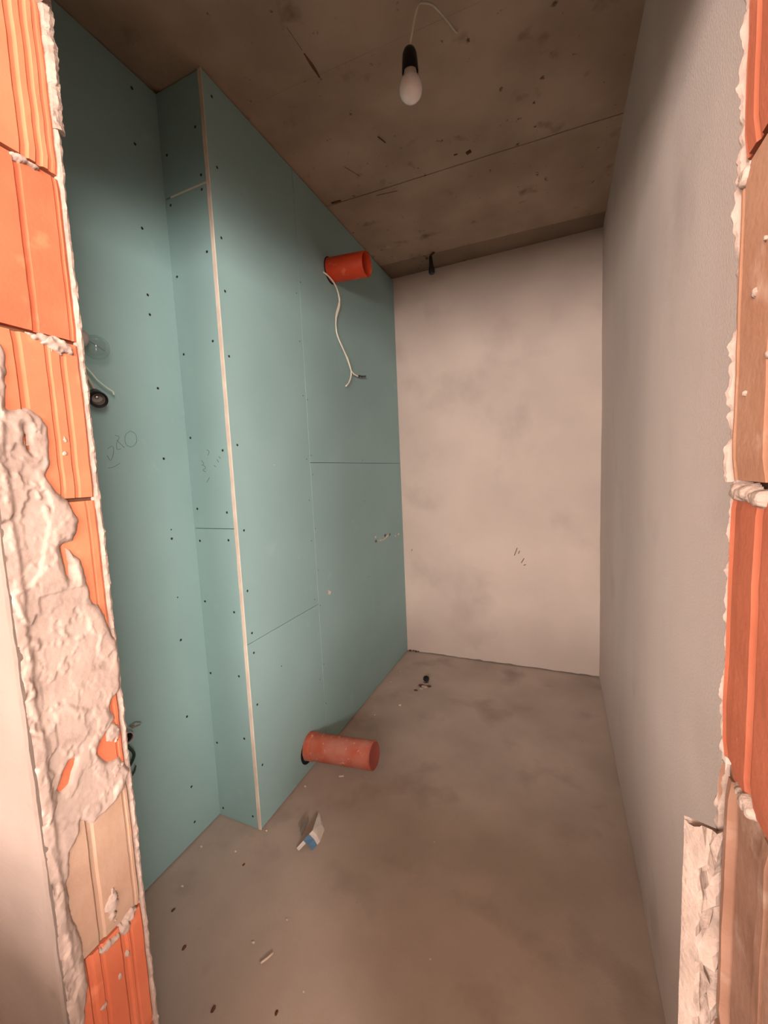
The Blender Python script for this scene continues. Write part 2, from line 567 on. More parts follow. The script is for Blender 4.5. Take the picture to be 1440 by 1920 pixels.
for (y, z) in [(1.0233, 2.6177), (1.0154, 2.4458), (1.0123, 2.1868), (1.0094, 1.9755), (1.0103, 1.9124), (1.014, 1.6714),
               (1.0107, 1.4318), (1.0121, 1.1501), (1.0095, 0.7783), (1.0046, 0.4873), (0.9953, 0.2162), (0.9945, 0.0742)]:
    screw(wl, (XI, y, z), (1, 0, 0))
for (y, z) in [(1.0134, 1.1824), (1.0131, 0.9362)]:
    screw(wl, (XI, y, z), (1, 0, 0), True)
for (x, z) in [(-1.0969, 2.5087), (-1.234, 2.4667), (-1.0885, 2.3591), (-1.0905, 2.3150), (-1.2373, 2.3064), (-1.0902, 2.1182),
               (-1.237, 2.0698), (-1.0965, 1.8277), (-1.2381, 1.8044), (-1.2418, 1.508), (-1.0923, 1.4533), (-1.2386, 1.2463),
               (-1.096, 1.2321), (-1.2395, 1.1254), (-1.0992, 1.1311), (-1.2411, 0.8913), (-1.1006, 0.8622), (-1.2452, 0.6042),
               (-1.1028, 0.6147), (-1.2441, 0.3162), (-1.1017, 0.3661), (-1.2421, 0.0369), (-1.0907, 0.0491)]:
    screw(ws, (x, YC, z), (0, -1, 0))
for (y, z) in [(1.1522, 2.6128), (1.1514, 2.3942), (1.1457, 2.1682), (1.1436, 1.9942), (1.1384, 1.7761), (1.1449, 1.4707),
               (1.145, 1.1633), (1.1386, 0.9393), (1.145, 0.7762), (1.1467, 0.6988), (1.1437, 0.4957), (1.1457, 0.2494)]:
    screw(ws, (XB, y, z), (1, 0, 0))
for (y, z) in [(1.3003, 0.5739), (1.5782, 1.7084), (1.6121, 1.6954), (1.6147, 1.4433), (1.5767, 1.4258), (1.6194, 1.3552),
               (1.5756, 1.2387), (1.6128, 1.1012), (1.5747, 1.0505), (1.6173, 0.9013), (1.5712, 0.7724), (1.6147, 0.729),
               (1.6150, 0.4346), (2.155, 1.4267), (2.1498, 1.1863), (2.1654, 0.7297), (1.6142, 2.2069), (1.5776, 2.1468),
               (1.5795, 1.9443), (1.5743, 0.3776), (1.6125, 0.2352)]:
    screw(ws, (XB, y, z), (1, 0, 0), True)

# pencil figures on the boards
for s in [[(0.8161, 1.4008), (0.8325, 1.4036), (0.8549, 1.4155)], [(0.821, 1.4591), (0.8379, 1.467), (0.837, 1.4449), (0.8259, 1.4242), (0.8173, 1.4387)],
          [(0.8491, 1.5014), (0.8606, 1.4962), (0.851, 1.4779), (0.8505, 1.4586), (0.8628, 1.4606)], [(0.852, 1.4869), (0.8741, 1.464)],
          [(0.8989, 1.5184), (0.8815, 1.5035), (0.8801, 1.4763), (0.8983, 1.4679), (0.9164, 1.4842), (0.9157, 1.5089), (0.8989, 1.5184)],
          [(0.80, 1.772), (0.845, 1.752)]]:
    tube('pencil_mark', [(XI, y, z) for y, z in s], 0.0007, M_PENCIL, wl, seg=4, n=5)
for s in [[(-1.1387, 1.4034), (-1.1303, 1.3961)], [(-1.1227, 1.4232), (-1.1148, 1.4125)], [(-1.1126, 1.4329), (-1.1044, 1.4256)],
          [(-1.1669, 1.46), (-1.1562, 1.4525), (-1.1647, 1.4392)], [(-1.197, 1.4236), (-1.1869, 1.4092), (-1.199, 1.4062)],
          [(-1.1896, 1.4058), (-1.1791, 1.3949), (-1.194, 1.3885), (-1.1807, 1.381)], [(-1.1643, 1.3611), (-1.1805, 1.3424)]]:
    tube('pencil_mark', [(x, YC, z) for x, z in s], 0.0009, M_PENCIL, ws, seg=4, n=4)

# gouge, chip and scuffs on the shaft front
for i, (y, z, s, m) in enumerate([(2.284, 0.950, 0.012, M_GYPSUM), (2.290, 0.925, 0.016, M_PENCIL), (2.362, 0.917, 0.010, M_GYPSUM),
                                  (2.438, 0.938, 0.016, M_PENCIL), (2.470, 0.926, 0.012, M_GYPSUM), (2.518, 0.929, 0.013, M_PENCIL),
                                  (2.62, 0.904, 0.010, M_GYPSUM), (2.678, 0.907, 0.014, M_GYPSUM), (1.7063, 0.7632, 0.013, M_GYPSUM),
                                  (1.700, 0.776, 0.008, M_GYPSUM), (1.345, 1.4, 0.003, M_GYPSUM)]):
    lump('board_chip', (XB, y, z), s, m, ws, i, (0.12, 1.1, 0.7), 1)
tube('torn_paper', [(XB + 0.001, 2.31, 0.922), (XB + 0.006, 2.40, 0.918), (XB + 0.003, 2.50, 0.941)], 0.004, M_GYPSUM, ws, seg=5, n=4, flat=0.4)

# ------------------------------------------------------------------ doorway wall: brick courses on both reveals
ZJ0 = 0.3275 - 0.25


def brick(parent, side, z0, z1, prof, mat, seed, xback):
    """prof: list of (y, depth) across the reveal from the hallway side to the room side."""
    sx = 1 if side == 'L' else -1
    x0 = XL if side == 'L' else XJ
    nz = 14
    v, f = [], []
    m = len(prof)
    for j in range(nz + 1):
        t = j / nz
        z = z0 + (z1 - z0) * t
        ins = 0.0022 if j in (0, nz) else 0.0
        for (y, dp) in prof:
            jit = 0.0007 * fbm(y * 60 + seed, z * 25, seed * 1.7, 3)
            v.append((x0 - sx * (dp + ins + jit), y + 0.0008 * fbm(seed, z * 30, y * 9, 2), z))
        v.append((xback, prof[-1][0], z))
        v.append((xback, prof[0][0], z))
    w = m + 2
    for j in range(nz):
        for k in range(w):
            a, b = j * w + k, j * w + (k + 1) % w
            f.append((a, b, b + w, a + w))
    f.append(tuple(range(w)))
    f.append(tuple(range(nz * w, (nz + 1) * w)))
    return link('brick', v, f, mat, parent)


def reveal_profile(grooves, bev=0.004, y0=YN + 0.012, y1=YF):
    """grooves: (centre, half width, depth) or ('step', y, depth)."""
    pts = [(y0, 0.0)]
    for g in grooves:
        c, hw, dp = g[:3]
        pts += [(c - hw, pts[-1][1]), (c - hw * 0.45, dp), (c + hw * 0.45, dp), (c + hw, 0.0 if len(g) < 4 else g[3])]
    pts += [(y1 - bev, pts[-1][1]), (y1, bev)]
    return pts


left = struct(box('wall_doorway_left', (-2.3, XL - 0.012, YN + 0.013, YF - 0.001, 0.0, ZC + 0.01), M_COREDARK))
JT = 0.0045
LB = [  # z of the joint below, profile, material
    (0.0775, reveal_profile([(0.372, 0.006, 0.004)]), M_BRICK),
    (0.3275, reveal_profile([(0.343, 0.006, 0.004), (0.362, 0.004, 0.003), (0.398, 0.006, 0.003), (0.411, 0.003, 0.002)]), M_BRICK),
    (0.5775, reveal_profile([(0.366, 0.006, 0.003), (0.424, 0.003, 0.002)]), M_BRICK_D),
    (0.8275, reveal_profile([(0.372, 0.006, 0.004), (0.424, 0.003, 0.002)]), M_BRICK),
    (1.0775, reveal_profile([(0.372, 0.006, 0.005), (0.420, 0.003, 0.003, 0.002)]), M_BRICK_P),
    (1.3275, reveal_profile([(0.351, 0.006, 0.005), (0.388, 0.004, 0.0025), (0.409, 0.005, 0.003, 0.001)]), M_BRICK_P),
    (1.5775, reveal_profile([(0.378, 0.005, 0.006, 0.0015), (0.427, 0.003, 0.003, 0.002)]), M_BRICK),
    (1.8275, reveal_profile([(0.390, 0.006, 0.004), (0.409, 0.005, 0.004), (0.424, 0.004, 0.003, 0.002)]), M_BRICK_P),
    (2.0775, reveal_profile([(0.390, 0.006, 0.004)]), M_BRICK_P),
]
for i, (z, pr, m) in enumerate(LB):
    brick(left, 'L', z + JT, min(z + 0.25 - JT * 0.4, 2.4), pr, m, i * 3.3 + 1, -0.96)
right = struct(box('wall_doorway_right', (XJ + 0.014, 1.8, YN + 0.013, YF - 0.001, 0.0, ZC + 0.01), M_COREDARK))
RB = [
    (0.5775, reveal_profile([(0.36, 0.006, 0.005), (0.41, 0.005, 0.005)]), M_BRICK_B),
    (0.8275, reveal_profile([(0.338, 0.006, 0.010, 0.002), (0.358, 0.004, 0.009, 0.006), (0.406, 0.0045, 0.010, 0.001), (0.421, 0.004, 0.013, 0.012)], 0.002), M_BRICK_B),
    (1.0775, reveal_profile([(0.372, 0.007, 0.003), (0.409, 0.004, 0.006, 0.005)], 0.003), M_BRICK_R),
    (1.3275, reveal_profile([(0.366, 0.006, 0.002), (0.424, 0.004, 0.003, 0.001)]), M_BRICK_T),
    (1.5775, reveal_profile([(0.408, 0.005, 0.002), (0.428, 0.003, 0.003, 0.001)]), M_BRICK_R),
    (1.8275, reveal_profile([(0.372, 0.006, 0.004)]), M_BRICK_R),
]
for i, (z, pr, m) in enumerate(RB):
    brick(right, 'R', z + JT, z + 0.25 - JT * 0.6, pr, m, i * 2.9 + 40, 0.38)
top = struct(box('wall_doorway_top', (XL - 0.01, XJ + 0.02, YN, YF, ZL, ZC + 0.01), M_PLASTER))


# ---- irregular plaster, built as height fields that rise out of the brick surface
def inside_sd(poly, y, z):
    d2 = 1e9
    ins = False
    n_ = len(poly)
    j = n_ - 1
    for i in range(n_):
        ay, az = poly[i]
        by, bz = poly[j]
        ey, ez = by - ay, bz - az
        wy, wz = y - ay, z - az
        t = max(0.0, min(1.0, (wy * ey + wz * ez) / (ey * ey + ez * ez + 1e-12)))
        q = (wy - ey * t) ** 2 + (wz - ez * t) ** 2
        if q < d2:
            d2 = q
        if (az > z) != (bz > z) and y < (by - ay) * (z - az) / (bz - az) + ay:
            ins = not ins
        j = i
    return math.sqrt(d2) * (1 if ins else -1)


def relief(name, side, y0, y1, z0, z1, step, hfun, mat, parent):
    sx = 1 if side == 'L' else -1
    x0 = XL if side == 'L' else XJ
    ny = int((y1 - y0) / step)
    nz = int((z1 - z0) / step)
    idx, v, f, H = {}, [], [], {}
    for j in range(nz + 1):
        for i in range(ny + 1):
            y = y0 + (y1 - y0) * i / ny
            z = z0 + (z1 - z0) * j / nz
            h = hfun(y, z)
            H[(i, j)] = h
    for j in range(nz):
        for i in range(ny):
            q = [(i, j), (i + 1, j), (i + 1, j + 1), (i, j + 1)]
            if max(H[k] for k in q) > -0.0005:
                ids = []
                for k in q:
                    if k not in idx:
                        idx[k] = len(v)
                        v.append((x0 + sx * max(H[k], -0.006), y0 + (y1 - y0) * k[0] / ny, z0 + (z1 - z0) * k[1] / nz))
                    ids.append(idx[k])
                f.append(tuple(ids))
    return link(name, v, f, mat, parent, smooth=True)


PL = [(0.3308, 1.5512), (0.3341, 1.5269), (0.3321, 1.4974), (0.3263, 1.4659), (0.3391, 1.46), (0.3556, 1.465), (0.3712, 1.4536),
      (0.3755, 1.4421), (0.374, 1.4021), (0.3727, 1.3763), (0.3651, 1.3644), (0.377, 1.3435), (0.3904, 1.3301), (0.4039, 1.2963),
      (0.3985, 1.2755), (0.3912, 1.2663), (0.3729, 1.2577), (0.3777, 1.2126), (0.3800, 1.2062), (0.3810, 1.2533), (0.3993, 1.2318),
      (0.4065, 1.1856), (0.4082, 1.1626), (0.4266, 1.1335), (0.434, 1.093), (0.4439, 1.0648), (0.4429, 1.0555), (0.4382, 0.9941),
      (0.4255, 0.9813), (0.418, 0.971), (0.4242, 0.943), (0.4166, 0.9329), (0.3996, 0.9245), (0.3907, 0.9066), (0.4033, 0.8765),
      (0.4233, 0.8741), (0.4402, 0.8418), (0.4266, 0.8161), (0.404, 0.799), (0.3749, 0.7923), (0.3544, 0.8168), (0.3506, 0.7967),
      (0.3347, 0.779), (0.3263, 0.7365), (0.3252, 0.6912), (0.3327, 0.6305), (0.3349, 0.5842), (0.3338, 0.5364), (0.3245, 0.4808),
      (0.322, 0.30), (0.29, 0.30), (0.29, 1.56)]
HOLE = [(0.358, 0.915), (0.346, 0.918), (0.328, 0.886), (0.331, 0.880), (0.343, 0.884), (0.352, 0.898)]
HOLE2 = [(0.345, 1.440), (0.350, 1.420), (0.352, 1.398), (0.347, 1.405), (0.343, 1.425)]


def plaster_h(y, z):
    wy = y + 0.0030 * fbm(y * 55, z * 45, 2.1)
    wz = z + 0.0060 * fbm(y * 40 + 9, z * 32, 5.7)
    s = inside_sd(PL, wy, wz)
    if s < -0.012:
        return -0.006
    if 0.86 < z < 0.93:
        s = min(s, -inside_sd(HOLE, wy, wz))
    if 1.38 < z < 1.45:
        s = min(s, -inside_sd(HOLE2, wy, wz))
    t = max(-0.5, min(1.0, s / 0.0045))
    h = 0.0042 * t * (1.5 - 0.5 * t)
    if s > 0:
        k = min(1.0, s / 0.01)
        st = lambda x, w: max(0.0, min(1.0, 0.5 + x / w))
        n1 = fbm(y * 14 + 0.35 * z, z * 9, 7.7, 5)
        n2 = fbm(y * 34 + 4, z * 22, 1.7, 5)
        rough = 0.0032 * st(n1, 0.08) + 0.0013 * st(n2 - 0.12, 0.08) + 0.0012 * n1 + 0.0004 * fbm(y * 120, z * 90, 3.1, 3)
        if 0.93 < z < 1.19 and y > 0.335:
            rough *= 0.55
        h += k * rough
        # trowelled ledge towards the hallway corner
        e = 0.320 + 0.004 * fbm(3.3, z * 14, 2.0)
        h += 0.0035 * max(0.0, min(1.0, (e - y) / 0.006)) * k
    return h


relief('plaster_patch', 'L', YN + 0.004, YF + 0.006, 0.30, 1.57, 0.0021, plaster_h, M_SMEAR, left)


def lobe(cy, cz, ry, rz, hh, seed):
    def fn(y, z):
        q = ((y - cy) / ry) ** 2 + ((z - cz) / rz) ** 2
        d = 1 - math.sqrt(q) + 0.55 * fbm(y * 90 + seed, z * 90, seed)
        return hh * (1 - math.exp(-max(d, 0) * 4)) + 0.0012 * fbm(y * 150, z * 150, seed) if d > 0 else -0.006
    return fn


# small mortar blobs on the left reveal
for i, (cy, cz, ry, rz, hh) in enumerate([(0.404, 1.568, 0.020, 0.011, 0.007), (0.388, 1.574, 0.020, 0.005, 0.004), (0.3850, 0.628, 0.010, 0.026, 0.006),
                                           (0.4135, 0.578, 0.011, 0.010, 0.006), (0.402, 0.566, 0.009, 0.012, 0.005), (0.374, 0.566, 0.016, 0.006, 0.004),
                                           (0.398, 1.425, 0.004, 0.008, 0.002), (0.395, 1.402, 0.004, 0.004, 0.002), (0.3865, 1.8235, 0.016, 0.004, 0.004),
                                           (0.418, 0.925, 0.012, 0.018, 0.004), (0.416, 0.855, 0.014, 0.012, 0.005),
                                           (0.402, 0.512, 0.003, 0.008, 0.0015), (0.385, 0.49, 0.004, 0.006, 0.0015), (0.355, 0.47, 0.006, 0.004, 0.0015)]):
    relief('mortar_blob', 'L', cy - ry * 1.7, cy + ry * 1.7, cz - rz * 1.7, cz + rz * 1.7, 0.0018, lobe(cy, cz, ry, rz, hh, i * 1.9), M_SMEAR, left)
# mortar squeezed from the joints on the right reveal
for i, (cy, cz, ry, rz, hh) in enumerate([(0.400, 1.322, 0.020, 0.007, 0.007), (0.372, 1.320, 0.010, 0.006, 0.005), (0.424, 1.566, 0.007, 0.007, 0.003),
                                           (0.375, 1.083, 0.014, 0.007, 0.004), (0.405, 1.40, 0.003, 0.003, 0.002),
                                           (0.395, 1.47, 0.003, 0.003, 0.002), (0.38, 1.50, 0.002, 0.003, 0.002), (0.37, 1.42, 0.003, 0.003, 0.0015)]):
    relief('mortar_blob', 'R', cy - ry * 1.7, cy + ry * 1.7, cz - rz * 1.7, cz + rz * 1.7, 0.0014, lobe(cy, cz, ry, rz, hh, 30 + i * 2.3), M_MORTAR, right)


def fringe(name, x, y, z0, z1, rx, ry, amp, seed, mat, parent, fr=1.0, step=0.004):
    """Ragged end of the room-side plaster coat running up the far edge of a reveal."""
    n_ = int((z1 - z0) / step)
    seg = 8
    v, f = [], []
    for j in range(n_ + 1):
        z = z0 + (z1 - z0) * j / n_
        k = 1 + amp * (fbm(seed, 0.1, z * 9 * fr, 3) + 0.8 * fbm(seed, 5.1, z * 45 * fr, 4))
        k = max(0.12, k)
        for s in range(seg):
            w = 2 * math.pi * s / seg
            e = 1 + 0.3 * fbm(math.cos(w) * 2 + seed, math.sin(w) * 2, z * 60, 3)
            v.append((x + rx * k * e * math.cos(w), y + ry * e * math.sin(w), z))
    for j in range(n_):
        for s in range(seg):
            s2 = (s + 1) % seg
            f.append((j * seg + s, j * seg + s2, (j + 1) * seg + s2, (j + 1) * seg + s))
    f += [tuple(range(seg)), tuple(range(n_ * seg, (n_ + 1) * seg))]
    return link(name, v, f, mat, parent)


fringe('plaster_edge', XL - 0.0060, YF + 0.0050, 0.02, 2.13, 0.0052, 0.0050, 0.75, 3.1, M_SMEAR, left, 1.2, 0.003)
fringe('plaster_edge', XL - 0.0045, YF + 0.0080, 1.90, 2.13, 0.0095, 0.009, 0.9, 8.1, M_MORTAR, left, 1.4, 0.003)
fringe('plaster_edge', XJ + 0.0040, YF + 0.004, 1.33, 2.13, 0.0036, 0.0040, 1.3, 5.2, M_SMEAR, right, 1.7, 0.0025)
fringe('plaster_edge', XJ + 0.0056, YF + 0.003, 1.085, 1.33, 0.0026, 0.0032, 1.2, 7.9, M_SMEAR, right, 2.6, 0.0025)
fringe('plaster_edge', XJ + 0.0090, YF + 0.003, 0.60, 1.075, 0.0070, 0.0055, 0.4, 9.7, M_MORTAR, right, 1.8, 0.0025)
# room-side and hallway-side plaster coats
box('plaster_coat', (XI + 0.001, XL - 0.007, YF - 0.001, YF + 0.010, 0.001, ZC - 0.002), M_PLASTER, left)
box('plaster_coat', (XJ + 0.006, XR - 0.004, YF - 0.001, YF + 0.008, 0.001, ZC - 0.002), M_PLASTER, right)
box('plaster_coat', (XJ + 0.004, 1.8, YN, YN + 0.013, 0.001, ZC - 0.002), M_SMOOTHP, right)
# smooth hallway coat with its slightly wavy corner
v, f = [], []
n = 220
for j in range(n + 1):
    z = 0.001 + 2.14 * j / n
    e = XL + 0.0075 + 0.0014 * fbm(2.2, 0.4, z * 14, 4) + 0.0008 * fbm(9, 3, z * 60, 3)
    w = 0.0012 * fbm(1, 8, z * 18, 3)
    v += [(-2.3, YN, z), (-0.80, YN + 0.0006 * fbm(4, 4, z * 8), z), (e - 0.02, YN + 0.0003 * fbm(4, 1, z * 20), z), (e - 0.003, YN - 0.0012, z), (e, YN + 0.002 + w, z),
          (e - 0.001, YN + 0.0085 + w, z), (e - 0.006, YN + 0.013 + 2 * w, z), (-2.3, YN + 0.013, z)]
for j in range(n):
    for k in range(8):
        a, b = j * 8 + k, j * 8 + (k + 1) % 8
        f.append((a, b, b + 8, a + 8))
f += [tuple(range(8)), tuple(range(n * 8, n * 8 + 8))]
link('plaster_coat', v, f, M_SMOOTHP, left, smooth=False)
# broken piece of reveal plaster left standing low on the right
v, f = [], []
n = 110
sec = 11
for j in range(n + 1):
    t = j / n
    z = 0.02 + 0.985 * t
    g = lambda a, b: fbm(a, b, z * 24, 4)
    g2 = lambda a, b: fbm(a * 0.6, b * 3.1, z * 46, 4)
    taper = 1.0 if t < 0.985 else 0.75
    ring = [(0.137, 0.4430), (0.1110 + 0.0006 * g(1, 1), 0.4425 + 0.0008 * g(1, 2)), (0.1106 + 0.0005 * g(2, 1), 0.4405), (0.1128, 0.4370), (0.1162, 0.4325 + 0.0006 * g(7, 2)),
            (0.1195 + 0.0006 * g(8, 1), 0.4285 + 0.002 * g(2, 2)), (0.1220 + 0.003 * g2(3, 1), 0.4255 + 0.008 * g2(3, 2)), (0.1240 + 0.004 * g2(4, 1), 0.4260 + 0.010 * g2(4, 2)),
            (0.1268 + 0.004 * g2(5, 1), 0.4235 + 0.014 * g2(5, 2)), (0.1300 + 0.003 * g2(6, 1), 0.4230 + 0.014 * g2(6, 2)), (0.137, 0.424)]
    for i, (x, y) in enumerate(ring):
        zz = z
        if j == n:
            zz = z + 0.006 * fbm(x * 300, y * 120, 3.3) + 0.5 * (0.4415 - y)
        v.append((x, y, zz))
for j in range(n):
    for k in range(sec):
        a, b = j * sec + k, j * sec + (k + 1) % sec
        f.append((a, b, b + sec, a + sec))
f += [tuple(range(sec)), tuple(range(n * sec, n * sec + sec))]
link('plaster_remnant', v, f, M_MORTAR, right)

# ------------------------------------------------------------------ hallway behind the camera
for i, (wall, a0, a1, z0, z1, power) in enumerate(ADDED_WINDOWS):
    e0, e1 = (HX0 - 0.15, HX1 + 0.15) if wall == 'back' else (HY0, YN + 0.14)
    if wall == 'back':
        mk = lambda p, q, zb, zt, d0=-0.15, d1=0.0: (p, q, HY0 + d0, HY0 + d1, zb, zt)
    elif wall == 'left':
        mk = lambda p, q, zb, zt, d0=-0.15, d1=0.0: (HX0 + d0, HX0 + d1, p, q, zb, zt)
    else:
        mk = lambda p, q, zb, zt, d0=-0.15, d1=0.0: (HX1 - d1, HX1 - d0, p, q, zb, zt)
    hb = struct(box('wall_hallway_' + wall, mk(e0, a0, 0, ZC + 0.03), M_HALL))
    box('wall_piece', mk(a1, e1, 0, ZC + 0.03), M_HALL, hb)
    box('wall_piece', mk(a0, a1, 0, z0), M_HALL, hb)
    box('wall_piece', mk(a0, a1, z1, ZC + 0.03), M_HALL, hb)
    wn = struct(box('window_%d' % (i + 1), mk(a0, a0 + 0.05, z0, z1, -0.10, -0.05), M_WHITE))  # invented frame around each added lamp, out of view
    box('window_frame', mk(a1 - 0.05, a1, z0, z1, -0.10, -0.05), M_WHITE, wn)
    box('window_frame', mk(a0 + 0.05, a1 - 0.05, z0, z0 + 0.05, -0.10, -0.05), M_WHITE, wn)
    box('window_frame', mk(a0 + 0.05, a1 - 0.05, z1 - 0.05, z1, -0.10, -0.05), M_WHITE, wn)

struct(box('wall_hallway_parapet', (HX0, HX1, -0.62, -0.50, -0.01, 0.97), M_PLASTER))  # unseen low wall, added to keep light off the near floor

# ------------------------------------------------------------------ orange waste pipes
PR = 0.057
t = thing('drain_pipe', (XB, 1.8943, 2.3736), 'open-ended orange plastic pipe poking out of green wall near ceiling', 'pipe')
ax = Vector((0.2015, 0.0, -0.0158))
L = ax.length
child(lathe('pipe_body', [(PR, -0.08), (PR, L - 0.003), (PR - 0.0012, L), (PR - 0.0038, L), (PR - 0.004, L - 0.003), (PR - 0.004, -0.08)],
            t.location, ax, M_PIPE, seg=48), t)
child(lathe('wall_opening', [(PR + 0.006, 0.0006), (PR - 0.004, 0.0009)], t.location + Vector((0.0, -0.003, -0.003)), (1, 0, 0), M_DARK, seg=40), t)
t = thing('drain_pipe', (XB, 1.4548, 0.1204), 'capped dusty orange-red pipe poking out of green wall above floor', 'pipe')
ax = Vector((0.3297, 0.0, 0.0331))
L = ax.length
child(lathe('pipe_body', [(PR, -0.08), (PR, L - 0.004), (PR - 0.003, L - 0.002), (PR - 0.0035, L - 0.006), (PR - 0.0035, -0.08)], t.location, ax, M_PIPE_D, seg=48), t)
child(lathe('end_cap', [(PR - 0.003, L - 0.02), (PR - 0.003, L - 0.001), (PR - 0.006, L + 0.001), (PR - 0.012, L - 0.001), (0.0, L - 0.001)], t.location, ax, M_CAP, seg=48), t)
child(lathe('collar', [(PR - 0.001, 0.004), (PR + 0.0035, 0.006), (PR + 0.0035, 0.030), (PR - 0.001, 0.036)], t.location, ax, M_PIPE_D, seg=48), t)
child(lathe('wall_opening', [(PR + 0.005, 0.0006), (PR - 0.010, 0.0009)], t.location + Vector((0.0, -0.007, -0.013)), (1, 0, 0), M_DARK, seg=40), t)

# ------------------------------------------------------------------ white twin cable hanging by the upper pipe
t = thing('hanging_cable', (XB, 1.83, 2.328), 'white flat cable hanging beside upper orange pipe, its end split', 'cable')
X1 = XB + 0.012
child(tube('cable_sheath', [(XB - 0.02, 1.822, 2.345), (X1, 1.830, 2.325), (X1 + 0.005, 1.905, 2.300), (X1, 1.948, 2.239), (X1, 1.904, 2.146), (X1, 1.902, 2.067),
                            (X1 + 0.004, 1.955, 2.001), (X1, 2.010, 1.958), (X1 + 0.003, 2.038, 1.905)],
           lambda s: 0.0052 + 0.0022 * math.exp(-((s - 0.42) / 0.08) ** 2) + 0.002 * math.exp(-((s - 0.86) / 0.05) ** 2), M_CABLE, flat=0.6), t)
child(tube('wire_core', [(X1 + 0.003, 2.038, 1.908), (X1 + 0.006, 2.022, 1.872), (X1 + 0.008, 1.990, 1.836), (X1 + 0.010, 1.952, 1.812)], 0.0036, M_CABLE), t)
child(tube('wire_core', [(X1 + 0.003, 2.038, 1.908), (X1 + 0.006, 2.060, 1.896), (X1 + 0.008, 2.105, 1.893)], 0.0042, M_CABLE), t)
child(tube('connector', [(X1 + 0.008, 2.115, 1.894), (X1 + 0.008, 2.135, 1.900), (X1 + 0.008, 2.16, 1.902), (X1 + 0.008, 2.205, 1.912)],
           lambda s: 0.0052 if (s < 0.35 or s > 0.55) else 0.0038, M_BLACK), t)

# ------------------------------------------------------------------ bulb hanging from the ceiling
BX, BY = -0.350, 1.106
t = thing('hanging_light_bulb', (-0.283, 1.38, ZC), 'unlit white bulb in black lamp holder hanging from ceiling wire', 'light bulb')
child(tube('cord', [(-0.283, 1.385, ZC + 0.01), (-0.285, 1.345, ZC - 0.016), (-0.293, 1.26, ZC - 0.056), (-0.303, 1.17, ZC - 0.104), (-0.3125, 1.105, ZC - 0.155),
                    (-0.3160, 1.085, ZC - 0.175), (-0.3180, 1.0815, ZC - 0.183), (-0.3215, 1.0830, ZC - 0.189), (-0.331, 1.090, ZC - 0.205), (-0.342, 1.099, 2.447), (BX, BY, 2.425)], 0.0027, M_CABLEG, n=6), t)
child(lathe('lamp_holder', [(0.0, 0.058), (0.008, 0.057), (0.0145, 0.052), (0.0185, 0.042), (0.0200, 0.026), (0.0215, 0.0), (0.0205, -0.003), (0.0195, 0.0), (0.0190, 0.022), (0.0, 0.026)],
            (BX, BY, 2.374), (0, 0, 1), M_BLACK, seg=36), t)
child(lathe('bulb_collar', [(0.0150, 0.010), (0.0165, -0.001), (0.0185, -0.009), (0.0200, -0.011)], (BX, BY, 2.374), (0, 0, 1), M_GYPSUM, seg=36), t)
prof = [(0.0188, -0.009), (0.0220, -0.015), (0.0265, -0.023), (0.0292, -0.032), (0.0300, -0.040), (0.0288, -0.049), (0.0250, -0.057), (0.0180, -0.0635), (0.0090, -0.0670), (0.0, -0.0680)]
child(lathe('glass_globe', prof, (BX, BY, 2.374), (0, 0, 1), M_BULB, seg=40), t)

# ------------------------------------------------------------------ dark stub hanging at the back of the ceiling
t = thing('cable_stub', (-0.713, 2.54, ZC), 'short black tapered stub hanging from ceiling near back wall', 'cable end')
child(tube('cable', [(-0.69, 2.575, ZC + 0.02), (-0.700, 2.555, ZC - 0.004), (-0.713, 2.543, ZC - 0.018), (-0.7145, 2.540, ZC - 0.035)], 0.0065, M_COREDARK), t)
child(lathe('sleeve', [(0.0, 0.004), (0.0085, 0.002), (0.0105, -0.02), (0.014, -0.055), (0.0185, -0.075), (0.0195, -0.090), (0.016, -0.100), (0.0, -0.102)],
            (-0.7145, 2.54, ZC - 0.028), (-0.05, 0, 1), M_RUST, seg=20), t)

# ------------------------------------------------------------------ lamp holders and wires on the recessed wall
t = thing('clear_light_bulb', (XI, 0.735, 1.745), 'clear glass bulb with grey collar on green wall beside brick reveal', 'light bulb')
bx = Vector((XI + 0.052, 0.735, 1.757))
axb = Vector((0.10, 0.93, -0.36)).normalized()
child(lathe('lamp_holder', [(0.0, -0.055), (0.013, -0.052), (0.0165, -0.04), (0.0185, 0.0), (0.017, 0.003), (0.0, 0.003)], bx, axb, M_BLACK), t)
child(lathe('collar', [(0.0185, -0.010), (0.0210, -0.004), (0.0245, 0.012), (0.0205, 0.022), (0.015, 0.026), (0.0, 0.027)], bx, axb, M_GREYP), t)
gp = []
for i in range(17):
    w = math.pi * (0.13 + 0.87 * i / 16)
    gp.append((0.0335 * math.sin(w), 0.051 - 0.0335 * math.cos(w)))
inner = [(max(r - 0.0009, 0), h - (0.0009 if i > 12 else 0)) for i, (r, h) in enumerate(gp)][::-1]
child(lathe('glass_globe', gp, bx, axb, M_GLASS, seg=40), t)
child(tube('cable', [(XI - 0.01, 0.70, 1.80), (XI + 0.03, 0.695, 1.80), tuple(bx - axb * 0.05)], 0.004, M_CABLEG), t)

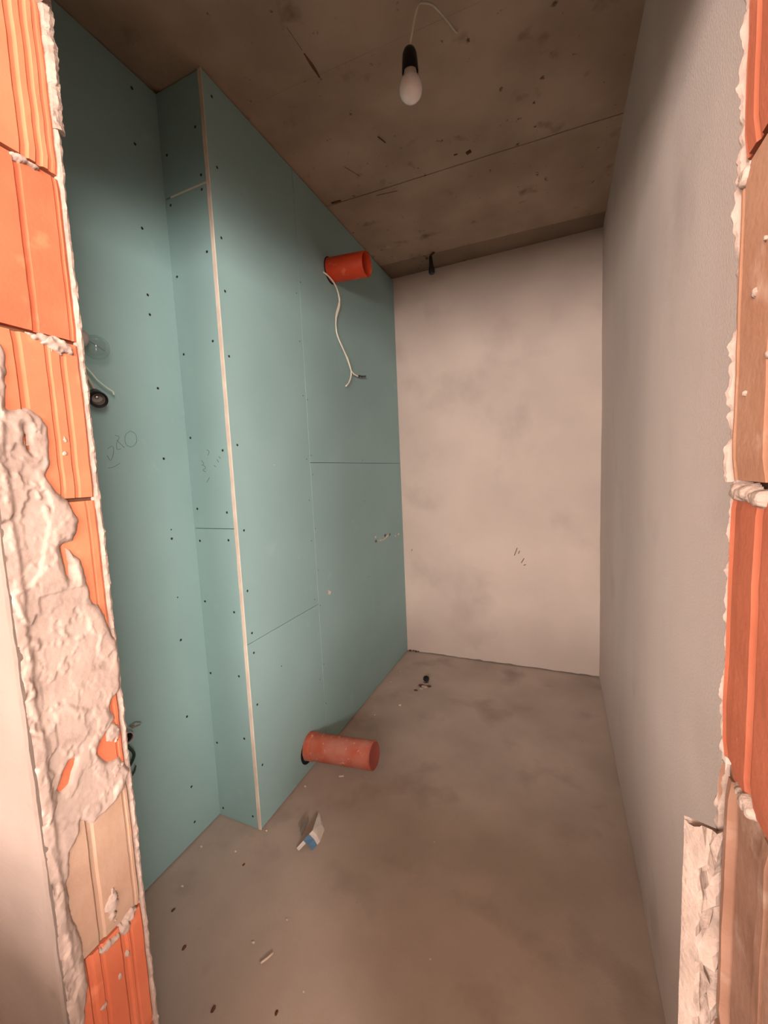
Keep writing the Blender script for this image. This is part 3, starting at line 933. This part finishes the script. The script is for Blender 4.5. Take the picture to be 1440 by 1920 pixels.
t = thing('empty_lamp_holder', (XI, 0.73, 1.72), 'empty black lamp holder with loose pale wire, beside brick reveal', 'lamp holder')
hc = Vector((-1.180, 0.758, 1.5875))
hax = Vector((0.80, -0.36, -0.42)).normalized()
child(lathe('holder_shell', [(0.0, -0.060), (0.012, -0.058), (0.0175, -0.048), (0.0200, -0.02), (0.0235, 0.0), (0.0225, 0.003), (0.0165, 0.002), (0.0160, -0.028), (0.0, -0.030)], hc, hax, M_BLACK), t)
th = []
for i in range(13):
    th.append((0.0158 - (0.0012 if i % 2 else 0), -0.024 + i * 0.0020))
child(lathe('thread_ring', th, hc, hax, M_METAL, seg=32), t)
child(lathe('contact', [(0.0, -0.020), (0.004, -0.021), (0.0055, -0.024), (0.0058, -0.029)], hc, hax, M_METAL, seg=16), t)
child(lathe('socket_floor', [(0.0155, -0.0265), (0.006, -0.026), (0.0, -0.026)], hc, hax, M_CARD, seg=24), t)
child(tube('cable', [(XI - 0.01, 0.715, 1.745), (XI + 0.028, 0.725, 1.73), (XI + 0.045, 0.742, 1.69), (XI + 0.050, 0.752, 1.655), tuple(hc - hax * 0.058 + Vector((0, 0, 0.012))), tuple(hc - hax * 0.052)], 0.0058, M_CABLEG, flat=0.55), t)
child(tube('loose_wire', [(XI - 0.01, 0.715, 1.735), (XI + 0.035, 0.742, 1.700), (XI + 0.045, 0.765, 1.672), (XI + 0.045, 0.785, 1.650), (XI + 0.044, 0.812, 1.632), (XI + 0.043, 0.826, 1.626), (XI + 0.043, 0.829, 1.616)], 0.0022, M_WIRE), t)

# pipe stub with foil and dark wires low on the recessed wall
t = thing('pipe_stub', (XI, 0.775, 0.575), 'small grey pipe stub with silver foil low on green wall', 'pipe')
sb = Vector((XI - 0.01, 0.777, 0.563))
sax = Vector((1, -0.25, 0.05)).normalized()
child(lathe('stub_body', [(0.018, 0.0), (0.018, 0.042), (0.0165, 0.043), (0.015, 0.042), (0.015, 0.0)], sb, sax, M_GREYP), t)
child(lathe('stub_hole', [(0.015, 0.034), (0.0, 0.034)], sb, sax, M_DARK), t)
v = [(XI + 0.002, 0.79, 0.585), (XI + 0.022, 0.795, 0.588), (XI + 0.028, 0.818, 0.582), (XI + 0.010, 0.822, 0.570), (XI + 0.004, 0.80, 0.57), (XI + 0.014, 0.806, 0.590)]
fo = link('foil', v, [(0, 4, 5), (0, 5, 1), (1, 5, 2), (2, 5, 3), (3, 5, 4)], M_METAL)
fo.modifiers.new('t', 'SOLIDIFY').thickness = 0.0008
child(fo, t)
t = thing('green_wire', (XI, 0.76, 0.48), 'dark green wire loop behind brick reveal, below pipe stub', 'wire')
child(tube('wire_strand', [(XI - 0.01, 0.770, 0.545), (XI + 0.025, 0.768, 0.535), (XI + 0.032, 0.779, 0.505), (XI + 0.026, 0.774, 0.480), (XI + 0.020, 0.760, 0.462)], 0.0045, M_GREENWIRE), t)
child(tube('wire_strand', [(XI + 0.020, 0.760, 0.430), (XI + 0.022, 0.778, 0.440), (XI + 0.024, 0.786, 0.458)], lambda s: 0.005 * (1 - 0.6 * s), M_GREENWIRE), t)

# ------------------------------------------------------------------ torn packet lying on the floor
t = thing('torn_packet', (-0.85, 1.16, 0.002), 'torn white cardboard piece with blue band lying on concrete floor', 'packaging')


def sheet(name, quads, mat, thick=0.0016):
    """quads: rows of points; builds a bent sheet."""
    nr, nc = len(quads), len(quads[0])
    v = [p for row in quads for p in row]
    f = [(i * nc + k, i * nc + k + 1, (i + 1) * nc + k + 1, (i + 1) * nc + k) for i in range(nr - 1) for k in range(nc - 1)]
    o = link(name, v, f, mat, smooth=False)
    md = o.modifiers.new('t', 'SOLIDIFY')
    md.thickness = thick
    md.offset = -1
    return child(o, t)


def mixp(a, b, s):
    return tuple(a[i] + (b[i] - a[i]) * s for i in range(3))


U0, U1, U2 = (-0.8785, 1.0960, 0.006), (-0.8440, 1.1515, 0.038), (-0.8860, 1.2560, 0.010)
D0, D1, D2, D3 = (-0.8235, 1.1060, 0.001), (-0.8160, 1.1520, 0.001), (-0.8265, 1.2020, 0.001), (-0.8700, 1.2450, 0.002)
UA = mixp(U0, U1, 0.42)
UB = mixp(U0, U1, 0.78)
DA = mixp(D0, D1, 0.15)
DB = mixp(D0, D1, 0.70)
bul = lambda a, b: tuple(c + d for c, d in zip(mixp(a, b, 0.5), (0.006, -0.003, 0.006)))
sheet('blue_band', [[UA, bul(UA, DA), DA], [UB, bul(UB, DB), DB]], M_BLUE)
sheet('card_panel', [[UB, bul(UB, DB), DB], [U1, bul(U1, D1), D1]], M_WHITE)
UM = mixp(U1, U2, 0.55)
sheet('card_panel', [[U1, bul(U1, D1), D1], [UM, bul(UM, D2), D2], [mixp(UM, U2, 0.75), bul(mixp(UM, U2, 0.75), D3), D3], [U2, mixp(U2, D3, 0.3), mixp(U2, D3, 0.6)]], M_WHITE)
sheet('card_tab', [[U0, mixp(U0, (-0.8665, 1.0925, 0.003), 1.0)], [UA, mixp(UA, DA, 0.28)]], M_WHITE)
BKA, BKB = (-0.893, 1.150, 0.001), (-0.905, 1.215, 0.001)
sheet('inner_flap', [[BKA, mixp(BKA, (-0.893, 1.150, 0.03), 1)], [BKB, (-0.905, 1.215, 0.022)]], M_CARD)

# ------------------------------------------------------------------ capped hose end in the floor by the back wall
t = thing('floor_pipe_stub', (-0.789, 2.39, 0.0), 'small black capped pipe end sticking out of floor by back wall', 'pipe')
child(lathe('stub_body', [(0.019, -0.01), (0.019, 0.026), (0.0175, 0.028), (0.012, 0.027), (0.011, 0.018), (0.0, 0.018)], (-0.789, 2.39, 0.0), (0.15, -0.35, 1), M_RUST, seg=24), t)
child(lathe('white_ring', [(0.0195, 0.003), (0.0235, 0.006), (0.0205, 0.012)], (-0.790, 2.392, 0.0), (0.05, -0.1, 1), M_GREYP, seg=24), t)
for i, (x, y, s) in enumerate([(-0.800, 2.325, 0.014), (-0.775, 2.315, 0.017), (-0.752, 2.33, 0.013), (-0.79, 2.29, 0.012), (-0.815, 2.26, 0.010)]):
    child(lump('broken_screed', (0, 0, 0), s, M_COREDARK if i % 2 == 0 else M_FLOOR, None, i + 3, (1.2, 0.9, 0.35), 2), t).location = (x, y, 0.001)

# ------------------------------------------------------------------ litter on the floor
cr = [(-0.8226, 0.802, 0.0045, 'pale crumb on floor, just left of the white stick nearest the doorway'),
      (-0.7677, 0.8887, 0.004, 'pale crumb on floor, halfway between torn packet and doorway stick'),
      (-1.1619, 0.8469, 0.0045, 'pale crumb on floor close in front of the recessed green wall'),
      (-0.8492, 2.0743, 0.008, 'largest pale crumb on floor, in front of the black floor pipe end'),
      (-1.085, 1.01, 0.004, 'pale crumb on floor in front of the side of the green shaft'),
      (-1.02, 1.36, 0.006, 'pale crumb at foot of green shaft, just left of capped pipe'),
      (-1.035, 1.12, 0.005, 'pale crumb touching the foot of the cream board edge'),
      (-1.22, 0.98, 0.004, 'pale crumb in the inner corner of the green recess'),
      (-0.95, 1.94, 0.005, 'pale crumb at foot of green shaft, beyond the capped pipe'),
      (-1.0, 2.3, 0.006, 'pale crumb at foot of green shaft, left of black floor pipe end'),
      (-0.99, 2.45, 0.005, 'pale crumb on floor nearest the back left corner'),
      (-0.62, 0.76, 0.003, 'pale crumb on floor, right of the white stick nearest the doorway'),
      (-0.42, 1.3, 0.003, 'lone pale crumb in the middle of the open floor'),
      (-0.33, 0.95, 0.003, 'pale crumb on open floor, the one nearest the right wall')]
for i, (x, y, s, lab) in enumerate(cr):
    o = lump('plaster_crumb', (x, y, s * 0.35), s, M_GYPSUM, None, i * 1.3, (1.2, 0.8, 0.6), 1)
    tag(o, lab, 'crumb', 'plaster crumbs scattered on the floor')
for i, (x, y, s, lab) in enumerate([(-1.1245, 0.7809, 0.006, 'dark dirt crumb on floor nearest the recessed green wall'),
                                    (-1.004, 0.7173, 0.006, 'dark dirt crumb on floor, second from the recessed green wall'),
                                    (-0.8165, 0.6453, 0.006, 'dark dirt crumb on floor nearest the doorway sill'),
                                    (-1.02, 0.98, 0.005, 'dark dirt crumb on floor in front of the shaft corner'),
                                    (-0.66, 0.70, 0.005, 'dark dirt crumb on floor, right of the white doorway stick')]):
    o = lump('dirt_crumb', (x, y, s * 0.25), s, M_COREDARK, None, i * 2.3 + 50, (0.8, 1.3, 0.5), 1)
    tag(o, lab, 'crumb', 'dark dirt crumbs on the floor')
o = tube('plaster_stick', [(-0.767, 0.768, 0.004), (-0.757, 0.783, 0.005), (-0.750, 0.801, 0.004)], 0.0032, M_GYPSUM, n=3)
tag(o, 'thin white stick lying on floor nearest the doorway', 'offcut')
o = tube('plaster_stick', [(-0.909, 1.460, 0.004), (-0.888, 1.470, 0.004)], 0.0032, M_CABLE, n=3)
tag(o, 'short white stick lying on floor below capped pipe', 'offcut')
